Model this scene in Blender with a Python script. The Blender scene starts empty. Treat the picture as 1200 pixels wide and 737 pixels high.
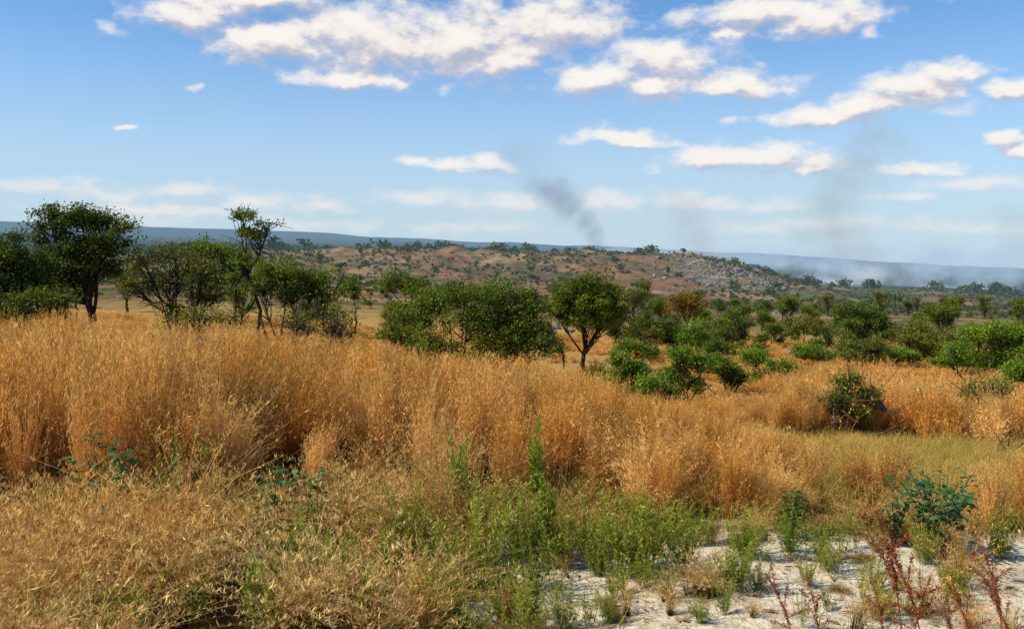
import bpy, math, numpy as np
from mathutils import Vector, Matrix, Euler
from math import radians
R = np.random.default_rng(7)
scene = bpy.context.scene
COL = scene.collection
CAMH = 2.8; F = 1033.0; PITCH = math.atan(83.5/1033.0)

# ------------------------------------------------------------------ noise
def _h(xi, yi, seed):
    h = (xi*374761393 + yi*668265263 + seed*1442695041) & 0xffffffff
    h = ((h ^ (h >> 13))*1274126177) & 0xffffffff
    return (h ^ (h >> 16))/4294967296.0
def vnoise(x, y, seed=0):
    x = np.asarray(x, float); y = np.asarray(y, float)
    xi = np.floor(x).astype(np.int64); yi = np.floor(y).astype(np.int64)
    fx = x-xi; fy = y-yi; fx = fx*fx*(3-2*fx); fy = fy*fy*(3-2*fy)
    a = _h(xi, yi, seed); b = _h(xi+1, yi, seed); c = _h(xi, yi+1, seed); d = _h(xi+1, yi+1, seed)
    return (a*(1-fx)+b*fx)*(1-fy)+(c*(1-fx)+d*fx)*fy
def fbm(x, y, seed=0, o=4):
    s = 0; a = 0.5; t = 0
    for i in range(o):
        s = s+a*vnoise(np.asarray(x)*2**i+17*i, np.asarray(y)*2**i-9*i, seed+i); t += a; a *= 0.5
    return s/t

# ------------------------------------------------------------------ terrain
SX = np.array([-400, 0, 150, 300, 450, 600, 700, 800, 870, 930, 1000, 1200, 1600], float)
DD = np.array([12, 16, 20, 28, 36, 45, 60, 100, 150, 250, 400, 550, 700, 900, 1500, 3000, 6000, 8500, 12000, 30000], float)
rows = {
 0:   [519,474,454,430,412,398,382,360,345,332,322,312,306,303,298,290,276,264,270,280],
 150: [520,477,458,433,414,400,384,361,346,332,320,310,302,300,296,289,277,266,272,282],
 300: [523,483,465,440,420,405,388,366,349,334,318,304,294,296,297,290,280,271,277,284],
 450: [532,496,480,458,437,419,398,374,357,343,328,305,290,296,300,294,285,278,284,288],
 600: [540,508,494,474,452,432,411,387,371,358,345,316,295,300,306,300,292,285,290,292],
 700: [545,512,497,474,452,432,412,388,372,360,348,320,296,303,310,303,296,289,293,295],
 800: [550,515,500,474,452,433,412,390,375,362,350,324,295,308,318,308,301,294,298,299],
 870: [555,519,502,473,451,434,413,391,376,363,353,330,301,318,326,314,305,298,301,302],
 930: [557,521,503,472,450,434,414,392,377,364,355,344,326,334,330,318,308,301,304,305],
 1000:[558,522,503,472,450,434,415,393,378,365,357,351,346,341,332,320,311,304,307,307],
 1200:[558,522,503,472,450,434,415,394,379,366,358,353,348,343,335,325,316,311,313,312]}
rows[-400] = rows[0]; rows[1600] = rows[1200]
YT = np.array([rows[int(s)] for s in SX], float)
TH = PITCH+np.arctan((YT-368.5)/F)
ZT = CAMH-DD[None, :]*np.tan(TH)
LD = np.log(np.concatenate([[1.0, 9.0], DD]))
ZT = np.concatenate([np.zeros((len(SX), 2)), ZT], axis=1)
LG = np.linspace(0, math.log(30000), 260)
SG = np.linspace(-400, 1600, 161)
TB = np.array([np.interp(LG, LD, ZT[i]/np.exp(LD))for i in range(len(SX))])
TB = np.array([np.interp(SG, SX, TB[:, j]) for j in range(len(LG))]).T
k = np.array([1, 4, 6, 4, 1.])/16
for _ in range(2):
    P_ = np.pad(TB, ((2, 2), (0, 0)), 'edge'); TB = sum(k[i]*P_[i:i+TB.shape[0]] for i in range(5))
    P_ = np.pad(TB, ((0, 0), (2, 2)), 'edge'); TB = sum(k[i]*P_[:, i:i+TB.shape[1]] for i in range(5))
def terrain(x, y):
    x = np.asarray(x, float); y = np.asarray(y, float)
    d = np.sqrt(x*x+y*y)+1e-6
    a = np.arctan2(x, y); a = np.clip(a, -0.78, 0.78)
    s = 600+F*np.tan(a)
    si = np.clip((s+400)/2000*160, 0, 159.999); li = np.clip(np.log(np.maximum(d, 1.0))/LG[-1]*259, 0, 258.999)
    i = si.astype(int); j = li.astype(int); fs = si-i; fl = li-j
    t = (TB[i, j]*(1-fs)+TB[i+1, j]*fs)*(1-fl)+(TB[i, j+1]*(1-fs)+TB[i+1, j+1]*fs)*fl
    z = t*d
    z = z+(fbm(x*0.9, y*0.9, 3, 3)-.5)*0.10*np.clip(d/4, 0, 1)
    z = z+(fbm(x/12, y/12, 5, 3)-.5)*0.5*np.clip((d-20)/60, 0, 1)
    w = np.clip((d-350)/300, 0, 1)*np.clip((1600-d)/600, 0, 1)
    z = z+((fbm(x/45, y/45, 9, 5)-.5)*16-np.abs(fbm(x/28, y/28, 15, 3)-.5)*10)*w
    w = np.clip((d-3000)/4000, 0, 1)
    z = z+(fbm(x/900, y/900, 13, 4)-.5)*75*w
    return z

def ray(px, py):
    u = (px-600)/F; w = (368.5-py)/F
    y = math.cos(PITCH)+w*math.sin(PITCH); z = w*math.cos(PITCH)-math.sin(PITCH)
    return u/y, z/y
def survey(px, py, d):
    u, v = ray(px, py); return np.array([u*d, d, CAMH+v*d])
def on_ground(px, py):
    u, v = ray(px, py)
    ys = np.exp(np.linspace(math.log(3), math.log(900), 3000))
    g = terrain(u*ys, ys)-(CAMH+v*ys)
    k_ = np.argmax(g >= 0); y = ys[k_] if g.max() >= 0 else 60
    return np.array([u*y, y, float(terrain(u*y, y))])

# ------------------------------------------------------------------ mesh helpers
def mesh_from(name, V, Q, attrs=None, mats=(), smooth=False, mi=None, cols=None):
    me = bpy.data.meshes.new(name)
    V = np.asarray(V, np.float32); Q = np.asarray(Q, np.int32)
    me.vertices.add(len(V)); me.vertices.foreach_set("co", V.ravel())
    if len(Q):
        n = len(Q); k_ = Q.shape[1]
        me.loops.add(n*k_); me.loops.foreach_set("vertex_index", Q.ravel())
        me.polygons.add(n); me.polygons.foreach_set("loop_start", np.arange(0, n*k_, k_, dtype=np.int32))
        if smooth: me.polygons.foreach_set("use_smooth", np.ones(n, bool))
        if mi is not None: me.polygons.foreach_set("material_index", np.asarray(mi, np.int32))
    for k2, a in (attrs or {}).items():
        at = me.attributes.new(k2, 'FLOAT', 'POINT'); at.data.foreach_set("value", np.asarray(a, np.float32))
    for k2, a in (cols or {}).items():
        at = me.attributes.new(k2, 'FLOAT_COLOR', 'POINT'); at.data.foreach_set("color", np.asarray(a, np.float32).ravel())
    for m in mats: me.materials.append(m)
    me.update(calc_edges=True)
    return me
class B:
    def __init__(s): s.V = []; s.Q = []; s.A = []; s.T = []; s.n = 0
    def add(s, V, Q, r, t):
        V = np.asarray(V, float).reshape(-1, 3)
        s.V.append(V); s.Q.append(np.asarray(Q)+s.n); s.n += len(V)
        s.A.append(np.broadcast_to(r, (len(V),))); s.T.append(np.broadcast_to(t, (len(V),)))
    def get(s): return np.concatenate(s.V), np.concatenate(s.Q), dict(r=np.concatenate(s.A), t=np.concatenate(s.T))
def tube(b, path, rad, sides=5, r=0.5, t=0.5):
    P = np.asarray(path, float); n = len(P)
    T = np.gradient(P, axis=0); T /= (np.linalg.norm(T, axis=1)[:, None]+1e-9)
    ref = np.array([0.31, 0.17, 0.93]) if abs(T[0][2]) < .9 else np.array([1, 0.1, 0.])
    U = np.cross(T, ref); U /= (np.linalg.norm(U, axis=1)[:, None]+1e-9); W = np.cross(T, U)
    a = np.linspace(0, 2*math.pi, sides, endpoint=False)
    rad = np.broadcast_to(rad, (n,))
    V = P[:, None, :]+rad[:, None, None]*(np.cos(a)[None, :, None]*U[:, None, :]+np.sin(a)[None, :, None]*W[:, None, :])
    i = np.arange(n-1)[:, None]*sides; j = np.arange(sides)[None, :]; j2 = (j+1) % sides
    Q = np.stack([i+j, i+j2, i+sides+j2, i+sides+j], -1).reshape(-1, 4)
    b.add(V.reshape(-1, 3), Q, r, t)
def norm(v): return v/(np.linalg.norm(v, axis=-1, keepdims=True)+1e-9)
def leaves(b, pos, L, rng, up=0.6, asp=0.42, r=None, t=None, dirs=None):
    N = len(pos); L = np.broadcast_to(L, (N,))[:, None]; asp = np.broadcast_to(asp, (N,))[:, None]
    n = norm(rng.normal(size=(N, 3))+np.array([0, 0, up])); d = rng.normal(size=(N, 3)) if dirs is None else dirs
    d = norm(d-(d*n).sum(1)[:, None]*n) if dirs is None else norm(d)
    s = norm(np.cross(n, d))
    V = np.stack([pos, pos+d*L*.45+s*L*asp*.5+n*L*.06, pos+d*L, pos+d*L*.45-s*L*asp*.5+n*L*.06], 1)
    Q = np.arange(4*N).reshape(N, 4)
    r = rng.random(N) if r is None else r; t = np.full(N, .5) if t is None else t
    b.add(V.reshape(-1, 3), Q, np.repeat(r, 4), np.repeat(t, 4))
def bez(p0, p1, p2, n=7):
    t = np.linspace(0, 1, n)[:, None]; return (1-t)**2*p0+2*t*(1-t)*p1+t*t*p2

# ------------------------------------------------------------------ materials
def newmat(name):
    m = bpy.data.materials.new(name); m.use_nodes = True; m.node_tree.nodes.clear(); return m, m.node_tree
def ramp(nt, stops, fac):
    n = nt.nodes.new('ShaderNodeValToRGB'); e = n.color_ramp.elements
    while len(e) < len(stops): e.new(0.5)
    for i, (p, c) in enumerate(stops): e[i].position = p; e[i].color = (*c, 1) if len(c) == 3 else c
    nt.links.new(fac, n.inputs[0]); return n.outputs[0]
def mixc(nt, fac, a, b, bt='MIX'):
    n = nt.nodes.new('ShaderNodeMix'); n.data_type = 'RGBA'; n.blend_type = bt
    for s, v in ((0, fac), (6, a), (7, b)):
        if isinstance(v, (int, float)): n.inputs[s].default_value = v
        elif isinstance(v, tuple): n.inputs[s].default_value = (*v, 1)
        else: nt.links.new(v, n.inputs[s])
    return n.outputs[2]
def math_(nt, op, a, b=None, c=None, clamp=False):
    n = nt.nodes.new('ShaderNodeMath'); n.operation = op; n.use_clamp = clamp
    for i, v in enumerate((a, b, c)):
        if v is None: continue
        if isinstance(v, (int, float)): n.inputs[i].default_value = v
        else: nt.links.new(v, n.inputs[i])
    return n.outputs[0]
def noise(nt, vec, scale, detail=4, rough=.6, dist=0, col=False):
    n = nt.nodes.new('ShaderNodeTexNoise'); n.inputs['Scale'].default_value = scale; n.inputs['Detail'].default_value = detail
    n.inputs['Roughness'].default_value = rough; n.inputs['Distortion'].default_value = dist
    if vec is not None: nt.links.new(vec, n.inputs['Vector'])
    return n.outputs['Color'] if col else n.outputs['Fac']
def smooth_(nt, x_, a, b_):
    n = nt.nodes.new('ShaderNodeMapRange'); n.interpolation_type = 'SMOOTHSTEP'; nt.links.new(x_, n.inputs[0]); n.inputs[1].default_value = a; n.inputs[2].default_value = b_; return n.outputs[0]
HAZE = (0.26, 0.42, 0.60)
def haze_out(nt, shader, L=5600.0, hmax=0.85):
    """aerial perspective: painted haze glow mixed into the material, grows with the distance from the plateau"""
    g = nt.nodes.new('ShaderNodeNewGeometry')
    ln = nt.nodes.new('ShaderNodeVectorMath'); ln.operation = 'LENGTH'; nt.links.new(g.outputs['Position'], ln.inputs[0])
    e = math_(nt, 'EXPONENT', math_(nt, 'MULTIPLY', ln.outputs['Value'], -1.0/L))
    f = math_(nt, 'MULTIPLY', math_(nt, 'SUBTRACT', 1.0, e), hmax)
    em = nt.nodes.new('ShaderNodeEmission'); em.inputs[0].default_value = (*HAZE, 1); em.inputs[1].default_value = 0.9  # haze colour glows from the surface itself, in place of lit air
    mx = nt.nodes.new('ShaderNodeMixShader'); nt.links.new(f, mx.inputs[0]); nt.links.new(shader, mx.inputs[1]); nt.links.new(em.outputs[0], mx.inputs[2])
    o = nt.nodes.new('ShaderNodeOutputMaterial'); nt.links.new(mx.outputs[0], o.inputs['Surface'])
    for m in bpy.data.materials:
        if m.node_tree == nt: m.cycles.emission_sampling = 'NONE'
def attr(nt, name):
    n = nt.nodes.new('ShaderNodeAttribute'); n.attribute_name = name; return n
def foliage(name, dark, mid, light, transl=.3, haze=False, rough=.5, spec=.25, var=.35):
    m, nt = newmat(name)
    r = attr(nt, 'r').outputs['Fac']
    c = ramp(nt, [(0.0, dark), (0.5, mid), (1.0, light)], r)
    oi = nt.nodes.new('ShaderNodeObjectInfo')
    c = mixc(nt, math_(nt, 'MULTIPLY', oi.outputs['Random'], var), c, mixc(nt, 1.0, c, (1.5, 1.15, .6), 'MULTIPLY'))
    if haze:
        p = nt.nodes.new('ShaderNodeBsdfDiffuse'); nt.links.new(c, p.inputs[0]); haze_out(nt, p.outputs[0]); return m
    p = nt.nodes.new('ShaderNodeBsdfPrincipled'); nt.links.new(c, p.inputs['Base Color']); p.inputs['Roughness'].default_value = rough
    p.inputs['Specular IOR Level'].default_value = spec
    t = nt.nodes.new('ShaderNodeBsdfTranslucent'); nt.links.new(mixc(nt, 1.0, c, (1.5, 1.6, .6), 'MULTIPLY'), t.inputs[0])
    mx = nt.nodes.new('ShaderNodeMixShader'); mx.inputs[0].default_value = transl
    nt.links.new(p.outputs[0], mx.inputs[1]); nt.links.new(t.outputs[0], mx.inputs[2])
    o = nt.nodes.new('ShaderNodeOutputMaterial'); nt.links.new(mx.outputs[0], o.inputs['Surface'])
    return m
def grassmat(name, base, midc, tip, alt, transl=.35, scale=.35, altk=.8, p0=.08, p1=.5):
    m, nt = newmat(name)
    t = attr(nt, 't').outputs['Fac']; r = attr(nt, 'r').outputs['Fac']
    c = ramp(nt, [(p0, base), (p1, midc), (1.0, tip)], t)  # brown stem base, darkened further to paint the shade low in the clumps
    g = nt.nodes.new('ShaderNodeNewGeometry'); ns = noise(nt, g.outputs['Position'], scale, 2)
    oi = nt.nodes.new('ShaderNodeObjectInfo')
    f = math_(nt, 'ADD', math_(nt, 'MULTIPLY', oi.outputs['Random'], .85), math_(nt, 'MULTIPLY', math_(nt, 'SUBTRACT', ns, .55), 2.4))
    f = math_(nt, 'ADD', f, math_(nt, 'MULTIPLY', r, .25), clamp=True)
    alt2 = mixc(nt, smooth_(nt, t, .1, .5), base, alt)
    c = mixc(nt, f, c, mixc(nt, altk, c, alt2))
    br = math_(nt, 'ADD', math_(nt, 'MULTIPLY', r, 1.0), .5)
    vb = nt.nodes.new('ShaderNodeCombineColor'); [nt.links.new(br, vb.inputs[i]) for i in range(3)]
    c = mixc(nt, 1.0, c, vb.outputs[0], 'MULTIPLY')
    d = nt.nodes.new('ShaderNodeBsdfDiffuse'); nt.links.new(c, d.inputs[0])
    tr = nt.nodes.new('ShaderNodeBsdfTranslucent'); nt.links.new(c, tr.inputs[0])
    mx = nt.nodes.new('ShaderNodeMixShader'); mx.inputs[0].default_value = transl
    nt.links.new(d.outputs[0], mx.inputs[1]); nt.links.new(tr.outputs[0], mx.inputs[2])
    o = nt.nodes.new('ShaderNodeOutputMaterial'); nt.links.new(mx.outputs[0], o.inputs['Surface'])
    return m
def barkmat(name, a, b):
    m, nt = newmat(name)
    g = nt.nodes.new('ShaderNodeNewGeometry'); n = noise(nt, g.outputs['Position'], 9, 3)
    p = nt.nodes.new('ShaderNodeBsdfDiffuse'); nt.links.new(ramp(nt, [(.3, a), (.7, b)], n), p.inputs[0])
    o = nt.nodes.new('ShaderNodeOutputMaterial'); nt.links.new(p.outputs[0], o.inputs['Surface'])
    return m

M_bark = barkmat('bark', (.022, .016, .010), (.075, .058, .040))
M_twig = barkmat('brown_twig_bark', (.06, .045, .03), (.18, .14, .095))
M_dark = foliage('dark_leaves', (.020, .037, .004), (.060, .092, .009), (.16, .19, .022))
M_olive = foliage('olive_leaves', (.048, .055, .008), (.130, .140, .017), (.27, .26, .035))
M_green = foliage('green_leaves', (.026, .052, .005), (.098, .148, .011), (.25, .28, .028))
M_bright = foliage('bright_green_leaves', (.038, .085, .008), (.130, .225, .014), (.27, .35, .026))
M_orange = foliage('olive_gold_leaves', (.09, .06, .010), (.24, .135, .015), (.34, .22, .03), var=.1)
M_blue = foliage('broad_green_leaves', (.025, .07, .022), (.06, .15, .042), (.16, .28, .08), rough=.4, spec=.4)
M_weed = foliage('yellow_green_weed', (.07, .10, .014), (.20, .24, .03), (.42, .41, .06))
M_rust = foliage('rusty_red_seed', (.11, .026, .012), (.27, .070, .025), (.42, .15, .05), transl=.15)
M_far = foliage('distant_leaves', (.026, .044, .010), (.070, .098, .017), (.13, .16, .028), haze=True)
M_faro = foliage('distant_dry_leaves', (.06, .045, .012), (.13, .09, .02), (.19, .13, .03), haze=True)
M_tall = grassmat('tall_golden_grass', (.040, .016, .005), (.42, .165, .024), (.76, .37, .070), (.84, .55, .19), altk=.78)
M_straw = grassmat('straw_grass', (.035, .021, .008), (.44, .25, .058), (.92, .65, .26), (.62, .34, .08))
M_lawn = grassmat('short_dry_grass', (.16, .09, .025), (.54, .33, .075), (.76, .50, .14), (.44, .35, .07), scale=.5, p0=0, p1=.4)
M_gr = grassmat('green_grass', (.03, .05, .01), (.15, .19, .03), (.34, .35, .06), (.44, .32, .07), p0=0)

# ------------------------------------------------------------------ object helpers
def link(o): COL.objects.link(o); return o
def part(me, parent, name):
    o = bpy.data.objects.new(name, me); o.parent = parent; link(o); return o
def thing(name, label, cat, loc, parts, rotz=0, scl=1.0, group=None):
    e = bpy.data.objects.new(name, None); e.empty_display_size = .3; link(e)
    e.location = [float(v) for v in loc]; e.rotation_euler = (0, 0, rotz) if np.isscalar(rotz) else rotz
    e.scale = (scl,)*3 if np.isscalar(scl) else scl
    e["label"] = label; e["category"] = cat
    if group: e["group"] = group
    for n, me in parts: part(me, e, n)
    return e
def single(name, label, cat, loc, me, rotz=0, scl=1.0, group=None, kind=None):
    o = bpy.data.objects.new(name, me); link(o); o.location = [float(v) for v in loc]; o.rotation_euler = (0, 0, rotz)
    o.scale = (scl,)*3 if np.isscalar(scl) else scl
    if label: o["label"] = label
    if cat: o["category"] = cat
    if group: o["group"] = group
    if kind: o["kind"] = kind
    return o
def proto_coll(name, meshes):
    c = bpy.data.collections.new(name)
    for i, me in enumerate(meshes):
        o = bpy.data.objects.new(f"{name}_{i:02d}", me); c.objects.link(o)
    return c
def scatter(name, label, cat, coll, pts, rot, scl, idx):
    me = bpy.data.meshes.new(name); me.vertices.add(len(pts)); me.vertices.foreach_set("co", np.asarray(pts, np.float32).ravel())
    for k_, a in (("rot", rot), ("scl", scl)):
        at = me.attributes.new(k_, 'FLOAT_VECTOR', 'POINT'); at.data.foreach_set("vector", np.asarray(a, np.float32).ravel())
    at = me.attributes.new("idx", 'INT', 'POINT'); at.data.foreach_set("value", np.asarray(idx, np.int32))
    o = bpy.data.objects.new(name, me); link(o); o["kind"] = "stuff"; o["label"] = label; o["category"] = cat
    ng = bpy.data.node_groups.new(name, 'GeometryNodeTree')
    ng.interface.new_socket("Geometry", in_out='INPUT', socket_type='NodeSocketGeometry')
    ng.interface.new_socket("Geometry", in_out='OUTPUT', socket_type='NodeSocketGeometry')
    gi = ng.nodes.new('NodeGroupInput'); go = ng.nodes.new('NodeGroupOutput')
    ip = ng.nodes.new('GeometryNodeInstanceOnPoints'); ci = ng.nodes.new('GeometryNodeCollectionInfo')
    ci.inputs['Collection'].default_value = coll; ci.inputs['Separate Children'].default_value = True; ci.inputs['Reset Children'].default_value = True
    def na(n, dt):
        a = ng.nodes.new('GeometryNodeInputNamedAttribute'); a.data_type = dt; a.inputs['Name'].default_value = n
        return [s for s in a.outputs if s.enabled and s.name == 'Attribute'][0]
    L = ng.links.new
    L(gi.outputs[0], ip.inputs['Points']); L(ci.outputs[0], ip.inputs['Instance']); ip.inputs['Pick Instance'].default_value = True
    L(na('idx', 'INT'), ip.inputs['Instance Index']); L(na('rot', 'FLOAT_VECTOR'), ip.inputs['Rotation']); L(na('scl', 'FLOAT_VECTOR'), ip.inputs['Scale'])
    L(ip.outputs[0], go.inputs[0])
    md = o.modifiers.new("scatter", 'NODES'); md.node_group = ng
    return o
def wedge(n, d0, d1, s0=-110, s1=1310):
    s = R.uniform(s0, s1, n); y = np.sqrt(R.uniform(d0*d0, d1*d1, n)); x = (s-600)/F*y
    return x, y, s
def do_scatter(name, label, cat, coll, nproto, x, y, sz, sxy=None, lean=.06, dz=0.0, tilt=False):
    n = len(x); z = terrain(x, y)-dz; yaw = R.uniform(0, 6.283, n)
    rot = np.stack([R.normal(0, lean, n), R.normal(0, lean, n), yaw], 1)
    if tilt:
        e = .5; gx_ = (terrain(x+e, y)-terrain(x-e, y))/(2*e); gy_ = (terrain(x, y+e)-terrain(x, y-e))/(2*e)
        for i in range(n):
            nrm = Vector((-gx_[i], -gy_[i], 1)).normalized()
            M = Vector((0, 0, 1)).rotation_difference(nrm).to_matrix() @ Euler(rot[i]).to_matrix()
            rot[i] = M.to_euler()
    sxy = sz if sxy is None else sxy
    return scatter(name, label, cat, coll, np.stack([x, y, z], 1), rot, np.stack([sxy, sxy, sz], 1), R.integers(0, nproto, n))

# ------------------------------------------------------------------ GROUND
def sst(a, b, x): t = np.clip((x-a)/(b-a), 0, 1); return t*t*(3-2*t)
def sand_mask(x, y):
    s = 600+F*x/np.maximum(y, .5)
    n = (fbm(x*1.3, y*1.3, 21, 4)-.5); n2 = fbm(x*2.6+9, y*2.6, 23, 3)
    edge = 8.0+2.8*n + np.where(s > 900, .1, 0)-.9*sst(640, 420, s)
    m = sst(.5, -.5, y-edge)*sst(300, 470, s+600*n)
    m = m*sst(.31, .42, n2+.07*sst(600, 760, s))
    return np.clip(m, 0, 1)
def lawn_mask(x, y, s):
    n = (fbm(x*.5, y*.5, 31, 3)-.5)
    return sst(780, 920, s+n*300)*sst(19.6, 17.8, y+n*4)*sst(11.2, 13.0, y+n*5)
dense = np.linspace(-0.66, 0.66, 560)
coarse = np.linspace(0.66, 2*math.pi-0.66, 60)[1:-1]
AZ = np.concatenate([dense, coarse]); RR = []
r = 0.6
while r < 30000:
    RR.append(r); r *= 1.0125 if r > 6 else 1.04
RR = np.array(RR)
A_, R_ = np.meshgrid(AZ, RR)
gx = np.sin(A_)*R_; gy = np.cos(A_)*R_
gz = terrain(gx, gy)
na_, nr_ = len(AZ), len(RR)
V = np.stack([gx, gy, gz], -1).reshape(-1, 3)
i = np.arange(nr_-1)[:, None]*na_; j = np.arange(na_)[None, :]; j2 = (j+1) % na_
Q = np.stack([i+j, i+na_+j, i+na_+j2, i+j2], -1).reshape(-1, 4)
V = np.concatenate([V, [[0, 0, float(terrain(0, 0.01))]]])
x, y = V[:, 0], V[:, 1]; d = np.hypot(x, y); s = 600+F*x/np.maximum(y, .5)
def C(*c): return np.array(c)[None, :]
w3 = lambda w: w[:, None]
n1 = fbm(x/22, y/30, 41, 5); n2 = fbm(x/80, y/110, 43, 5)
col = C(.11, .062, .022)*np.ones((len(x), 1))
hill = C(.225, .118, .058)*w3(1-sst(.42, .6, n2))+C(.29, .19, .095)*w3(sst(.42, .6, n2))
hw = .8*sst(.46, .55, n1)
hill = hill*w3(1-hw)+C(.105, .090, .040)*w3(hw)
rk_ = sst(770, 830, s)*sst(950, 880, s)*sst(480, 560, d)*sst(800, 740, d)*sst(.40, .55, fbm(x/14, y/18, 57, 4))*.6
hill = hill*w3(1-rk_)+C(.24, .22, .19)*w3(rk_)
col = col*w3(1-sst(40, 120, d))+hill*w3(sst(40, 120, d))
gold = C(.46, .27, .085)
lw = sst(24, 40, d)*sst(170, 90, d)*.8
col = col*w3(1-lw)+gold*w3(lw)
val = sst(860, 980, s)*sst(130, 320, d)*.6*sst(.38, .55, n1+.05)
col = col*w3(1-val)+C(.07, .095, .025)*w3(val)
vl = sst(420, 250, s)*sst(90, 250, d)*.5*sst(.4, .55, n1)
col = col*w3(1-vl)+C(.10, .11, .03)*w3(vl)
far = sst(1000, 1700, d); col = col*w3(1-far)+C(.030, .050, .024)*w3(far)
patch_ = sst(.56, .66, fbm(x/700, y/1400, 51, 3))*far*.6*sst(6500, 3000, d)
col = col*w3(1-patch_)+C(.16, .11, .06)*w3(patch_)
lm = lawn_mask(x, y, s)
col = col*w3(1-lm)+C(.46, .31, .09)*w3(lm)
sm = sand_mask(x, y)
M_ground, nt = newmat('ground_soil')
tc = nt.nodes.new('ShaderNodeNewGeometry').outputs['Position']
ca = attr(nt, 'col').outputs['Color']; sa = attr(nt, 'sand').outputs['Fac']; fa = attr(nt, 'farm').outputs['Fac']
na1 = noise(nt, tc, 3.2, 6, .66); na2 = noise(nt, tc, 34, 3, .7); na3 = noise(nt, tc, .09, 6, .75)
sandc = ramp(nt, [(.30, (.32, .24, .15)), (.43, (.56, .46, .31)), (.55, (.70, .61, .44)), (.8, (.78, .70, .53))], na1)
vor = nt.nodes.new('ShaderNodeTexVoronoi'); vor.feature = 'DISTANCE_TO_EDGE'; vor.inputs['Scale'].default_value = 4.0
wv = nt.nodes.new('ShaderNodeVectorMath'); wv.operation = 'MULTIPLY_ADD'; wv.inputs[1].default_value = (.5, .5, .5)
nt.links.new(noise(nt, tc, 4.0, 4, .65, col=True), wv.inputs[0]); nt.links.new(tc, wv.inputs[2]); nt.links.new(wv.outputs[0], vor.inputs['Vector'])
crack = ramp(nt, [(.0, (.48, .39, .29)), (.04, (1, 1, 1))], vor.outputs['Distance'])
sandc = mixc(nt, .85, sandc, mixc(nt, 1.0, sandc, crack, 'MULTIPLY'))
sandc = mixc(nt, ramp(nt, [(.56, (0, 0, 0)), (.67, (.75, .75, .75))], na2), sandc, (.30, .20, .11))
dirt = mixc(nt, 1.0, ca, ramp(nt, [(.3, (.55, .55, .5)), (.7, (1.4, 1.35, 1.25))], na2), 'MULTIPLY')
farc = mixc(nt, 1.0, ca, ramp(nt, [(.38, (.45, .50, .48)), (.5, (.95, .95, .95)), (.66, (1.35, 1.3, 1.2))], na3), 'MULTIPLY')
base = mixc(nt, fa, dirt, farc); base = mixc(nt, sa, base, sandc)
p = nt.nodes.new('ShaderNodeBsdfDiffuse'); nt.links.new(base, p.inputs[0])
bp = nt.nodes.new('ShaderNodeBump'); bp.inputs['Strength'].default_value = .5; bp.inputs['Distance'].default_value = .04
hsum = math_(nt, 'ADD', math_(nt, 'MULTIPLY', na1, 1.0), math_(nt, 'MULTIPLY', na2, .3))
nt.links.new(hsum, bp.inputs['Height']); nt.links.new(bp.outputs[0], p.inputs['Normal'])
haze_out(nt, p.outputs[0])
cidx = len(V)-1
jj = np.arange(0, na_-1, 2); fan = np.stack([np.full(len(jj), cidx), jj, jj+1, (jj+2) % na_], 1)
Q = np.concatenate([Q, fan])
me = mesh_from('ground', V, Q, attrs=dict(sand=sm, farm=sst(60, 160, d)), mats=[M_ground], smooth=True, cols=dict(col=np.concatenate([col, np.ones((len(x), 1))], 1)))
g = bpy.data.objects.new('ground', me); link(g); g["kind"] = "structure"; g["label"] = "rolling savanna ground with sandy patch and distant blue ridge"; g["category"] = "ground"
if me.polygons[0].normal.z < 0: me.flip_normals()

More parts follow.
